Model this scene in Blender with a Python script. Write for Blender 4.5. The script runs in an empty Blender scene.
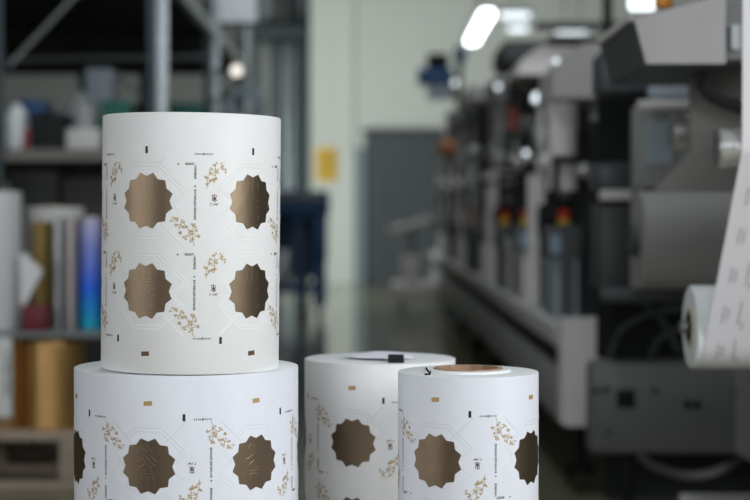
import bpy, bmesh, math, random
from mathutils import Vector, Matrix

random.seed(7)
SC = bpy.context.scene
COL = SC.collection
PI = math.pi
F = 1700.0          # focal length in pixels of a 750 px wide frame
EYE = 0.9           # camera height
HZ = 218.0          # horizon row

# ------------------------------------------------------------------ camera, world, light, exposure
cam = bpy.data.cameras.new('camera')
cam.sensor_width = 36.0
cam.lens = F * 36.0 / 750.0
cam.clip_start = 0.05
cam.clip_end = 100
cam.dof.use_dof = True
cam.dof.focus_distance = 1.93
cam.dof.aperture_fstop = cam.lens / 19.0
camo = bpy.data.objects.new('camera', cam)
COL.objects.link(camo)
camo.location = (0, 0, EYE)
camo.rotation_euler = (PI / 2 - math.atan((250 - HZ) / F), 0, 0)
SC.camera = camo

world = bpy.data.worlds.new('world')
SC.world = world
world.use_nodes = True
world.node_tree.nodes['Background'].inputs[0].default_value = (0.75, 0.85, 1.0, 1)
world.node_tree.nodes['Background'].inputs[1].default_value = 0.25

SC.view_settings.view_transform = 'Standard'
SC.view_settings.look = 'None'
SC.view_settings.gamma = 1.0
SC.view_settings.use_curve_mapping = False
SC.view_settings.exposure = 0.0


def area(name, loc, target, sx, sy, power, colr):
    l = bpy.data.lights.new(name, 'AREA')
    l.shape = 'RECTANGLE'
    l.size, l.size_y = sx, sy
    l.energy = power
    l.color = colr
    o = bpy.data.objects.new(name, l)
    COL.objects.link(o)
    o.location = loc
    d = Vector(target) - Vector(loc)
    o.rotation_euler = d.to_track_quat('-Z', 'Y').to_euler()
    return o


# added key light right of the camera and fill light on its left
area('window_daylight_right', (4.2, -0.6, 2.6), (0, 2.0, 0.8), 2.6, 2.2, 212, (0.95, 0.98, 1.0))
area('window_daylight_left', (-4.6, -0.4, 1.9), (0, 2.0, 0.8), 3.4, 3.0, 52, (0.97, 0.98, 1.0))
# added fill light behind the camera, then ceiling lamps of the hall
area('window_daylight_behind', (-0.5, -3.6, 2.5), (0.1, 2.0, 0.7), 3.0, 1.6, 98, (0.93, 0.97, 1.0))
area('ceiling_light_middle', (-0.3, 4.2, 4.9), (-0.2, 6.2, 0), 0.6, 2.0, 62, (0.93, 0.98, 1.0))
area('ceiling_light_aisle', (0.2, 16.0, 4.9), (0.2, 16.0, 0), 0.6, 4.0, 60, (0.97, 1.0, 0.96))
area('ceiling_light_far', (0.6, 18.6, 4.9), (0.6, 23.5, 1.2), 3.0, 0.6, 42, (1.0, 1.0, 0.95))


# added fill light at far left, low on the white wall
area('gateway_daylight_far', (-3.6, 18.0, 1.5), (0.6, 23.5, 0.9), 1.6, 2.2, 225, (0.93, 1.0, 0.98))


# ------------------------------------------------------------------ materials
def mat(name, color, rough=0.5, metal=0.0, noise=0.0, nscale=20.0, bump=0.0, emit=None, estr=0.0, spec=0.5):
    m = bpy.data.materials.new(name)
    m.use_nodes = True
    nt = m.node_tree
    b = nt.nodes['Principled BSDF']
    b.inputs['Base Color'].default_value = (*color, 1)
    b.inputs['Roughness'].default_value = rough
    b.inputs['Metallic'].default_value = metal
    b.inputs['Specular IOR Level'].default_value = spec
    if noise > 0 or bump > 0:
        tc = nt.nodes.new('ShaderNodeTexCoord')
        n = nt.nodes.new('ShaderNodeTexNoise')
        n.inputs['Scale'].default_value = nscale
        n.inputs['Detail'].default_value = 4
        nt.links.new(tc.outputs['Object'], n.inputs['Vector'])
        if noise > 0:
            r = nt.nodes.new('ShaderNodeValToRGB')
            r.color_ramp.elements[0].position = 0.3
            r.color_ramp.elements[1].position = 0.7
            r.color_ramp.elements[0].color = (*[c * (1 - noise) for c in color], 1)
            r.color_ramp.elements[1].color = (*[min(1, c * (1 + noise)) for c in color], 1)
            nt.links.new(n.outputs['Fac'], r.inputs['Fac'])
            nt.links.new(r.outputs['Color'], b.inputs['Base Color'])
        if bump > 0:
            bp = nt.nodes.new('ShaderNodeBump')
            bp.inputs['Strength'].default_value = bump
            bp.inputs['Distance'].default_value = 0.002
            nt.links.new(n.outputs['Fac'], bp.inputs['Height'])
            nt.links.new(bp.outputs['Normal'], b.inputs['Normal'])
    if emit:
        b.inputs['Emission Color'].default_value = (*emit, 1)
        b.inputs['Emission Strength'].default_value = estr
    return m


def wood_mat(name, c1, c2):
    m = bpy.data.materials.new(name)
    m.use_nodes = True
    nt = m.node_tree
    b = nt.nodes['Principled BSDF']
    b.inputs['Roughness'].default_value = 0.7
    tc = nt.nodes.new('ShaderNodeTexCoord')
    mp = nt.nodes.new('ShaderNodeMapping')
    mp.inputs['Scale'].default_value = (2, 14, 14)
    w = nt.nodes.new('ShaderNodeTexNoise')
    w.inputs['Scale'].default_value = 5
    w.inputs['Detail'].default_value = 5
    r = nt.nodes.new('ShaderNodeValToRGB')
    r.color_ramp.elements[0].color = (*c1, 1)
    r.color_ramp.elements[1].color = (*c2, 1)
    r.color_ramp.elements[0].position = 0.3
    r.color_ramp.elements[1].position = 0.7
    nt.links.new(tc.outputs['Object'], mp.inputs['Vector'])
    nt.links.new(mp.outputs['Vector'], w.inputs['Vector'])
    nt.links.new(w.outputs['Fac'], r.inputs['Fac'])
    nt.links.new(r.outputs['Color'], b.inputs['Base Color'])
    return m


def holo_mat():
    """diffraction foil: hue runs with the facing angle of the film"""
    m = bpy.data.materials.new('holographic_foil')
    m.use_nodes = True
    nt = m.node_tree
    b = nt.nodes['Principled BSDF']
    b.inputs['Metallic'].default_value = 0.75
    b.inputs['Roughness'].default_value = 0.35
    tc = nt.nodes.new('ShaderNodeTexCoord')
    sp = nt.nodes.new('ShaderNodeSeparateXYZ')
    mr = nt.nodes.new('ShaderNodeMapRange')
    mr.inputs['From Min'].default_value = 0.0
    mr.inputs['From Max'].default_value = 0.4
    r = nt.nodes.new('ShaderNodeValToRGB')
    e = r.color_ramp.elements
    e[0].position = 0.0
    e[0].color = (0.02, 0.45, 0.62, 1)
    e[1].position = 1.0
    e[1].color = (0.48, 0.47, 0.58, 1)
    x = e.new(0.35)
    x.color = (0.03, 0.16, 0.85, 1)
    x = e.new(0.7)
    x.color = (0.22, 0.26, 0.62, 1)
    nt.links.new(tc.outputs['Object'], sp.inputs['Vector'])
    nt.links.new(sp.outputs['Z'], mr.inputs['Value'])
    nt.links.new(mr.outputs['Result'], r.inputs['Fac'])
    nt.links.new(r.outputs['Color'], b.inputs['Base Color'])
    return m


M = dict(
    paper_warm=mat('white_label_paper', (0.865, 0.87, 0.87), 0.5, noise=0.015, nscale=60, spec=0.35),
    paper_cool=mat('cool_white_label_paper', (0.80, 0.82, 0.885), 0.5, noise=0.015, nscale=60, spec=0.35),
    paper_edge=mat('paper_edge', (0.83, 0.86, 0.87), 0.6, noise=0.02, nscale=200),
    foil=mat('bronze_foil', (0.265, 0.20, 0.138), 0.36, 1.0, bump=0.10, nscale=45),
    gold=mat('gold_print', (0.50, 0.34, 0.15), 0.5, 0.2),
    brown=mat('brown_print', (0.14, 0.075, 0.05), 0.5, 0.2),
    black=mat('black_ink', (0.012, 0.012, 0.016), 0.5),
    grey_ink=mat('grey_ink', (0.16, 0.15, 0.17), 0.6),
    cardboard=mat('core_cardboard', (0.40, 0.25, 0.16), 0.8, noise=0.25, nscale=90),
    tape=mat('black_tape', (0.008, 0.009, 0.012), 0.7, spec=0.2),
    tissue=mat('lilac_white_tissue', (0.80, 0.79, 0.88), 0.7),
    wall=mat('white_wall_paint', (0.61, 0.64, 0.60), 0.8, noise=0.03, nscale=0.8),
    wall_grey=mat('grey_wall_paint', (0.19, 0.20, 0.19), 0.85, noise=0.06, nscale=0.8),
    ceiling=mat('ceiling_paint', (0.20, 0.21, 0.21), 0.9, noise=0.03, nscale=1),
    floor=mat('olive_epoxy_floor', (0.19, 0.185, 0.125), 0.13, noise=0.10, nscale=1.2),
    door=mat('dark_grey_door', (0.055, 0.066, 0.072), 0.55, noise=0.03, nscale=2),
    door_frame=mat('blue_grey_frame', (0.20, 0.245, 0.27), 0.5),
    steel=mat('galvanised_steel', (0.40, 0.45, 0.48), 0.35, 0.7, noise=0.1, nscale=12),
    rack_dark=mat('dark_rack_steel', (0.045, 0.06, 0.07), 0.5, 0.3, noise=0.1, nscale=12),
    rack_grey=mat('rack_grey_steel', (0.20, 0.22, 0.22), 0.5, 0.3),
    shelf=mat('dark_shelf_board', (0.035, 0.04, 0.043), 0.8),
    mgrey=mat('machine_grey', (0.29, 0.295, 0.295), 0.45, noise=0.04, nscale=5),
    mlight=mat('machine_light_grey', (0.69, 0.665, 0.67), 0.45, noise=0.04, nscale=9),
    mdark=mat('machine_dark_grey', (0.055, 0.06, 0.064), 0.5, noise=0.05, nscale=5),
    mblack=mat('machine_black', (0.010, 0.011, 0.012), 0.6, spec=0.2),
    mslate=mat('machine_slate', (0.06, 0.075, 0.085), 0.4, 0.1),
    mtaupe=mat('machine_taupe', (0.22, 0.21, 0.20), 0.6),  # web paper with its shade put into the colour
    mblue=mat('machine_pale_blue', (0.36, 0.42, 0.48), 0.5),
    chrome=mat('chrome', (0.78, 0.78, 0.77), 0.28, 0.75),
    dull_metal=mat('dull_roller_metal', (0.36, 0.37, 0.38), 0.3, 0.9),
    hose=mat('black_hose', (0.02, 0.02, 0.022), 0.45),
    cable=mat('grey_cable', (0.13, 0.125, 0.12), 0.6),
    red=mat('signal_red', (0.55, 0.03, 0.02), 0.4),
    yellow=mat('signal_yellow', (0.75, 0.46, 0.02), 0.5),
    orange=mat('signal_orange', (0.80, 0.30, 0.02), 0.4),
    blue=mat('workshop_blue', (0.016, 0.085, 0.25), 0.45),
    skyblue=mat('bright_blue_plastic', (0.03, 0.16, 0.42), 0.45),
    green=mat('green_plastic', (0.0, 0.20, 0.14), 0.45),
    wine=mat('wine_red_card', (0.16, 0.012, 0.025), 0.5),
    goldfoil=mat('gold_foil', (0.72, 0.43, 0.17), 0.34, 0.85, noise=0.12, nscale=9),
    goldend=mat('gold_foil_end', (0.34, 0.23, 0.10), 0.6, 0.3),
    darkgold=mat('dark_gold_foil', (0.24, 0.165, 0.06), 0.3, 0.85),
    silverfoil=mat('silver_foil', (0.50, 0.51, 0.53), 0.32, 0.85),
    pinkfoil=mat('pale_rose_foil', (0.50, 0.44, 0.43), 0.38, 0.7),
    holo=holo_mat(),
    white=mat('white_plastic', (0.78, 0.80, 0.82), 0.5),
    offwhite=mat('off_white_card', (0.66, 0.66, 0.64), 0.6, noise=0.03, nscale=15),
    wood=wood_mat('pallet_wood', (0.34, 0.265, 0.205), (0.50, 0.41, 0.33)),
    board=wood_mat('bench_board', (0.34, 0.27, 0.19), (0.44, 0.36, 0.26)),
    lamp=mat('lamp_tube', (0.9, 0.9, 0.9), 0.5, emit=(0.93, 0.98, 1.0), estr=7.0),
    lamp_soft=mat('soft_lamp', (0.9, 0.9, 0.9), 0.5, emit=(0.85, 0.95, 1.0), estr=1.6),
    lamp_warm=mat('warm_lamp', (0.9, 0.9, 0.85), 0.5, emit=(1.0, 0.93, 0.85), estr=1.2),
    led=mat('led_white', (0.8, 0.85, 0.9), 0.4, emit=(0.85, 0.94, 1.0), estr=1.3),  # glow standing in for glints on the press
    screen=mat('screen_glass', (0.05, 0.08, 0.12), 0.2, emit=(0.25, 0.33, 0.40), estr=0.22),
    bagwhite=mat('white_film_bag', (0.86, 0.91, 0.97), 0.3, noise=0.08, nscale=20, bump=0.5),
)


# ------------------------------------------------------------------ mesh helpers
def new():
    return bmesh.new()


def box(bm, x0, x1, y0, y1, z0, z1, bev=0.0, mi=0):
    vs = [bm.verts.new((x, y, z)) for x in (x0, x1) for y in (y0, y1) for z in (z0, z1)]
    idx = [(0, 1, 3, 2), (4, 6, 7, 5), (0, 4, 5, 1), (2, 3, 7, 6), (0, 2, 6, 4), (1, 5, 7, 3)]
    fs = [bm.faces.new([vs[i] for i in f]) for f in idx]
    for f in fs:
        f.material_index = mi
    if bev > 0:
        es = list({e for f in fs for e in f.edges})
        r = bmesh.ops.bevel(bm, geom=es, offset=bev, segments=2, profile=0.5, affect='EDGES')
        for f in r['faces']:
            f.material_index = mi
    return bm


def prism(bm, pts, axis, a, b, mi=0):
    """extrude polygon pts along axis from a to b; pts are the two other coordinates in xyz order"""
    def mk(p, t):
        if axis == 'x':
            return (t, p[0], p[1])
        if axis == 'y':
            return (p[0], t, p[1])
        return (p[0], p[1], t)
    v0 = [bm.verts.new(mk(p, a)) for p in pts]
    v1 = [bm.verts.new(mk(p, b)) for p in pts]
    n = len(pts)
    fs = [bm.faces.new(v0), bm.faces.new(v1[::-1])]
    for i in range(n):
        fs.append(bm.faces.new([v0[i], v1[i], v1[(i + 1) % n], v0[(i + 1) % n]]))
    for f in fs:
        f.material_index = mi
    return bm


def lathe(bm, prof, axis='z', c=(0, 0, 0), seg=48, mi=0, close=True):
    """revolve profile [(r, t)] about an axis through c"""
    rings = []
    for r, t in prof:
        ring = []
        for k in range(seg):
            a = 2 * PI * k / seg
            p, q = r * math.cos(a), r * math.sin(a)
            if axis == 'z':
                co = (c[0] + p, c[1] + q, c[2] + t)
            elif axis == 'x':
                co = (c[0] + t, c[1] + p, c[2] + q)
            else:
                co = (c[0] + p, c[1] + t, c[2] + q)
            ring.append(bm.verts.new(co))
        rings.append(ring)
    n = len(rings)
    for i in range(n if close else n - 1):
        A, B = rings[i], rings[(i + 1) % n]
        for k in range(seg):
            f = bm.faces.new([A[k], A[(k + 1) % seg], B[(k + 1) % seg], B[k]])
            f.material_index = mi
    return bm


def cyl(bm, c, r, h, axis='z', seg=32, mi=0, bev=0.0):
    """solid cylinder starting at c, going h along axis"""
    b = min(bev, abs(h) / 3, r / 3)
    e = r * 0.004 + 1e-5
    if b > 0:
        prof = [(e, 0), (r - b, 0), (r, b), (r, h - b), (r - b, h), (e, h)]
    else:
        prof = [(e, 0), (r, 0), (r, h), (e, h)]
    return lathe(bm, prof, axis, c, seg, mi, close=True)


def tube(bm, pts, r, seg=10, mi=0):
    pts = [Vector(p) for p in pts]
    rings = []
    for i, p in enumerate(pts):
        t = (pts[min(i + 1, len(pts) - 1)] - pts[max(i - 1, 0)]).normalized()
        up = Vector((0, 0, 1)) if abs(t.z) < 0.9 else Vector((1, 0, 0))
        u = t.cross(up).normalized()
        v = t.cross(u).normalized()
        rings.append([bm.verts.new(p + (u * math.cos(2 * PI * k / seg) + v * math.sin(2 * PI * k / seg)) * r) for k in range(seg)])
    for A, B in zip(rings, rings[1:]):
        for k in range(seg):
            bm.faces.new([A[k], A[(k + 1) % seg], B[(k + 1) % seg], B[k]]).material_index = mi
    for ring in (rings[0][::-1], rings[-1]):
        bm.faces.new(ring).material_index = mi
    return bm


def curve_pts(ctrl, n=8):
    """Catmull-Rom through control points"""
    P = [Vector(p) for p in ctrl]
    P = [P[0] * 2 - P[1]] + P + [P[-1] * 2 - P[-2]]
    out = []
    for i in range(1, len(P) - 2):
        for k in range(n):
            t = k / n
            a, b, c, d = P[i - 1], P[i], P[i + 1], P[i + 2]
            out.append(0.5 * ((2 * b) + (c - a) * t + (2 * a - 5 * b + 4 * c - d) * t * t + (3 * b - a - 3 * c + d) * t ** 3))
    out.append(P[-2])
    return out


def blob(bm, c, rx, ry, rz, amp=0.15, seed=0, mi=0, flat=True):
    rnd = random.Random(seed)
    r = bmesh.ops.create_icosphere(bm, subdivisions=3, radius=1.0)
    ph = [rnd.uniform(0, 6) for _ in range(6)]
    for v in r['verts']:
        d = v.co.normalized()
        k = 1 + amp * (math.sin(3 * d.x + ph[0]) * math.sin(4 * d.y + ph[1]) + 0.6 * math.sin(7 * d.z + ph[2] + 3 * d.x))
        z = d.z * k
        if flat and z < -0.7:
            z = -0.7
        v.co = Vector((c[0] + d.x * k * rx, c[1] + d.y * k * ry, c[2] + z * rz))
    return bm


ROOT_LOC = {}


def obj(name, bm, mats, parent=None, smooth=None, label=None):
    """link one mesh object; with a parent the world-space mesh is moved into the parent's frame"""
    bmesh.ops.recalc_face_normals(bm, faces=bm.faces[:])
    me = bpy.data.meshes.new(name)
    loc = ROOT_LOC.get(parent.name, Vector((0, 0, 0))) if parent else None
    if loc is None:
        xs = [v.co for v in bm.verts]
        loc = Vector(((min(c.x for c in xs) + max(c.x for c in xs)) / 2, (min(c.y for c in xs) + max(c.y for c in xs)) / 2, min(c.z for c in xs)))
    bmesh.ops.translate(bm, verts=bm.verts[:], vec=-loc)
    bm.to_mesh(me)
    bm.free()
    for m in (mats if isinstance(mats, (list, tuple)) else [mats]):
        me.materials.append(m)
    o = bpy.data.objects.new(name, me)
    COL.objects.link(o)
    if smooth is not False:
        ang = math.radians(smooth if smooth else 40)
        for p in me.polygons:
            p.use_smooth = True
        bm2 = bmesh.new()
        bm2.from_mesh(me)
        for e in bm2.edges:
            if len(e.link_faces) == 2 and e.calc_face_angle(0) > ang:
                e.smooth = False
        bm2.to_mesh(me)
        bm2.free()
    if parent:
        o.parent = parent
    else:
        o.location = loc
    ROOT_LOC[o.name] = loc
    if label:
        o['label'] = label
    return o


def tag(o, label, cat, group=None, kind=None):
    o['label'] = label
    o['category'] = cat
    if group:
        o['group'] = group
    if kind:
        o['kind'] = kind
    return o


def thing(name, label, cat, loc, group=None):
    o = bpy.data.objects.new(name, None)
    o.empty_display_size = 0.05
    COL.objects.link(o)
    o.location = loc
    ROOT_LOC[o.name] = Vector(loc)
    return tag(o, label, cat, group)


def struct(name, bm, m, parent=None):
    o = obj(name, bm, m, parent)
    if parent is None:
        o['kind'] = 'structure'
    return o


def bx(name, m, parent, *a, bev=0.0, label=None):
    return obj(name, box(new(), *a, bev=bev), m, parent, label=label)


def W(px, py, d):
    return Vector(((px - 375) / F * d, d, EYE + (HZ - py) / F * d))


def X(px, d):
    return (px - 375) / F * d


def Z(py, d):
    return EYE + (HZ - py) / F * d


# ================================================================== THE SETTING
BW = 23.5
struct('floor', box(new(), -6.1, 7.1, -6.1, 26.1, -0.1, 0), M['floor'])
struct('ceiling', box(new(), -6.1, 7.1, -6.1, 26.1, 5.2, 5.3), M['ceiling'])
struct('wall_left', box(new(), -6.2, -6.0, -6.1, 26.1, 0, 5.2), M['wall_grey'])
struct('wall_right', box(new(), 7.0, 7.2, -6.1, 26.1, 0, 5.2), M['wall_grey'])
struct('wall_front', box(new(), -6.0, 7.0, -6.2, -6.0, 0, 5.2), M['wall_grey'])
xc = X(311, BW)
struct('wall_back', box(new(), xc, 7.0, BW, BW + 0.3, 0, 5.2), M['wall'])
struct('wall_recess', box(new(), -6.0, xc, 25.8, 26.0, 0, 5.2), M['wall_grey'])
struct('wall_return', box(new(), xc - 0.02, xc + 0.2, BW + 0.3, 25.8, 0, 5.2), M['wall'])
# pilaster that carries the sign
struct('trim_1', box(new(), X(346, BW), X(354, BW), BW - 0.05, BW, 0, 5.2), M['wall'])
# big dark grey sliding gate
d = struct('door_1', box(new(), X(365, BW), X(520, BW), BW - 0.10, BW - 0.02, 0.02, Z(133, BW)), M['door'])
fr = new()
box(fr, X(355, BW), X(365, BW), BW - 0.16, BW - 0.02, 0, Z(148, BW))
struct('door_frame', fr, M['door_frame'], d)
rl = new()
box(rl, X(362, BW), X(525, BW), BW - 0.17, BW - 0.11, Z(134, BW), Z(129, BW))
struct('door_rail', rl, M['mdark'], d)
hd = new()
for k in range(6):
    xx = X(385 + k * 22, BW)
    box(hd, xx, xx + 0.02, BW - 0.11, BW - 0.10, 0.05, Z(135, BW))
struct('door_seam', hd, M['mdark'], d)

# recess: dark grey columns and pipes between rack and white wall
for i, (a, b, ztop, m) in enumerate([(262, 272, 5.2, 'rack_grey'), (296, 309, 5.2, 'rack_dark')]):
    struct('trim_%d' % (i + 2), box(new(), X(a, 25), X(b, 25), 24.9, 25.2, 0, ztop), M[m])
pr = thing('pipe_run', 'pale grey vertical pipes on the dark recess wall behind the rack', 'pipes', (X(285, 25), 25.2, 0))
for a in (277, 284, 291):
    obj('pipe', cyl(new(), (X(a, 25), 25.3, 0.0), 0.045, Z(42, 25)), M['steel'], pr)
duct = thing('ventilation_duct', 'dark grey horizontal ventilation duct high in the recess corner', 'duct', (X(285, 24.6), 24.5, Z(42, 24.5)))
obj('duct_body', cyl(new(), (X(255, 24.6), 24.5, Z(32, 24.5)), 0.16, X(310, 24.6) - X(255, 24.6), 'x', bev=0.02), M['rack_dark'], duct)
for a in (265, 285, 303):
    obj('hanger', cyl(new(), (X(a, 24.6), 24.5, Z(30, 24.5)), 0.012, 5.2 - Z(30, 24.5)), M['steel'], duct)

# yellow notice and red alarm box on the wall
s = thing('notice', 'yellow notice with dark lines on the white wall', 'sign', (X(327, BW), BW - 0.03, Z(164, BW)))
obj('board', box(new(), X(315.5, BW), X(336.8, BW), BW - 0.03, BW, Z(181, BW), Z(148, BW), bev=0.006), M['yellow'], s)
pb = new()
for k, (a, b) in enumerate([(318, 336), (319, 334), (319, 331), (319, 335), (319, 329)]):
    yy = 154 + k * 5
    box(pb, X(a, BW), X(b, BW), BW - 0.033, BW - 0.029, Z(yy + 1.6, BW), Z(yy, BW))
obj('printed_lines', pb, M['mdark'], s)
a_ = thing('alarm_box', 'small dull red alarm box on the wall left of the yellow notice', 'alarm', (X(303, 25.7), 25.74, Z(170, 25.7)))
obj('housing', box(new(), X(299, 25.7), X(308, 25.7), 25.68, 25.8, Z(172, 25.7), Z(154, 25.7), bev=0.01), mat('dull_red', (0.22, 0.06, 0.06), 0.6), a_)
obj('push_glass', cyl(new(), (X(303.5, 25.7), 25.665, Z(163, 25.7)), 0.035, 0.02, 'y'), M['white'], a_)

# ================================================================== LABEL ROLLS (foreground)
U = 0.128           # repeat around the roll
V = 0.101           # repeat along the axis
UP, VP = 0.001175, 0.00112   # metres per photo pixel on the label


class Wrap:
    """maps label coordinates (u around, v up) onto a cylinder standing on c"""
    def __init__(self, c, r, face):
        self.c, self.r, self.face = Vector(c), r, face

    def p(self, th, v, h=0.0):
        a = self.face + th
        r = self.r + h
        return self.c + Vector((r * math.sin(a), -r * math.cos(a), v))


def ridge(bm, wr, th0, v0, pts, w, h, fl, mi=0):
    """raised line along pts (metres on the label), sloped sides"""
    dense = []
    for (a, b) in zip(pts, pts[1:]):
        L = math.hypot(b[0] - a[0], b[1] - a[1])
        n = max(1, int(L / 0.004))
        for k in range(n):
            t = k / n
            dense.append((a[0] + (b[0] - a[0]) * t, a[1] + (b[1] - a[1]) * t))
    dense.append(pts[-1])
    rows = []
    for i, p in enumerate(dense):
        q0, q1 = dense[max(0, i - 1)], dense[min(len(dense) - 1, i + 1)]
        tx, ty = q1[0] - q0[0], q1[1] - q0[1]
        L = math.hypot(tx, ty) or 1
        nx, ny = -ty / L, tx / L
        row = []
        for off, hh in ((-w, -0.00005), (-w * 0.35, h), (w * 0.35, h), (w, -0.00005)):
            u, v = p[0] + nx * off, p[1] + ny * off
            row.append(bm.verts.new(wr.p(th0 + fl * u / wr.r, v0 + fl * v, hh)))
        rows.append(row)
    for A, B in zip(rows, rows[1:]):
        for k in range(3):
            bm.faces.new([A[k], B[k], B[k + 1], A[k + 1]]).material_index = mi


def flat(bm, wr, th0, v0, poly, fl, mi, h=0.00018):
    """flat printed polygon (metres on the label)"""
    vs = [bm.verts.new(wr.p(th0 + fl * u / wr.r, v0 + fl * v, h)) for u, v in poly]
    try:
        bm.faces.new(vs).material_index = mi
    except ValueError:
        pass


def rect(cx, cy, w, h, ang=0.0):
    c, s_ = math.cos(ang), math.sin(ang)
    return [(cx + x * c - y * s_, cy + x * s_ + y * c) for x, y in ((-w / 2, -h / 2), (w / 2, -h / 2), (w / 2, h / 2), (-w / 2, h / 2))]


def stroke(a, b, w):
    dx, dy = b[0] - a[0], b[1] - a[1]
    L = math.hypot(dx, dy) or 1
    nx, ny = -dy / L * w / 2, dx / L * w / 2
    return [(a[0] + nx, a[1] + ny), (b[0] + nx, b[1] + ny), (b[0] - nx, b[1] - ny), (a[0] - nx, a[1] - ny)]


TEXT_CACHE = {}


def text_polys(s, size):
    """outline triangles of a word, origin at its centre"""
    if (s, size) in TEXT_CACHE:
        return TEXT_CACHE[(s, size)]
    cu = bpy.data.curves.new('word', 'FONT')
    cu.body = s
    cu.size = size
    cu.align_x = 'CENTER'
    cu.align_y = 'CENTER'
    cu.resolution_u = 1
    cu.offset = 0.00009
    o = bpy.data.objects.new('word', cu)
    COL.objects.link(o)
    dg = bpy.context.evaluated_depsgraph_get()
    me = o.evaluated_get(dg).to_mesh()
    polys = [[(me.vertices[i].co.x, me.vertices[i].co.y) for i in p.vertices] for p in me.polygons]
    bpy.data.objects.remove(o)
    bpy.data.curves.remove(cu)
    TEXT_CACHE[(s, size)] = polys
    return polys


def px(u, v):
    return (u * UP, v * VP)


def sprig(base, twigs, seed):
    """branch print: a crooked stem, twigs with five-petalled blossoms and buds; returns polygons (photo-pixel units)"""
    rnd = random.Random(seed)
    out = []
    for tw in twigs:
        for a, b in zip(tw, tw[1:]):
            out.append(stroke(px(*a), px(*b), 0.0006))
        for (x, y) in tw[1:]:
            for q in range(4):
                cx, cy = x + rnd.uniform(-2.1, 2.1), y + rnd.uniform(-2.1, 2.1)
                pet = rnd.choice((2, 4, 5))
                a0 = rnd.uniform(0, 6)
                for j in range(pet):
                    a = a0 + j * 2 * PI / pet
                    l_ = rnd.uniform(0.9, 1.6)
                    e = (cx + math.cos(a) * l_, cy + math.sin(a) * l_)
                    m1 = (cx + math.cos(a + 0.5) * l_ * 0.65, cy + math.sin(a + 0.5) * l_ * 0.65)
                    m2 = (cx + math.cos(a - 0.5) * l_ * 0.65, cy + math.sin(a - 0.5) * l_ * 0.65)
                    out.append([px(cx, cy), px(*m1), px(*e), px(*m2)])
    return out


SPRIG_A = sprig((-50, 13), [[(-50, 13), (-49, 17), (-46, 20), (-42, 21)], [(-46, 20), (-40, 24)], [(-49, 17), (-49.5, 24), (-46, 28), (-41, 30), (-36, 34), (-34, 37)],
                           [(-41, 30), (-42, 37)], [(-36, 34), (-32, 31)], [(-46, 28), (-47, 31)]], 3)
SPRIG_B = sprig((48, -44), [[(48, -45), (46, -39), (42, -34), (38, -36)], [(46, -39), (46, -31), (50, -28)], [(46, -31), (47, -24)], [(42, -34), (43, -30), (40, -25), (35, -25), (31, -23)],
                           [(46, -36), (51, -35)], [(40, -25), (36, -20)], [(35, -32), (33, -31)], [(26, -19.5), (27, -18.5)], [(29, -20), (30, -18)]], 5)


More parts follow.
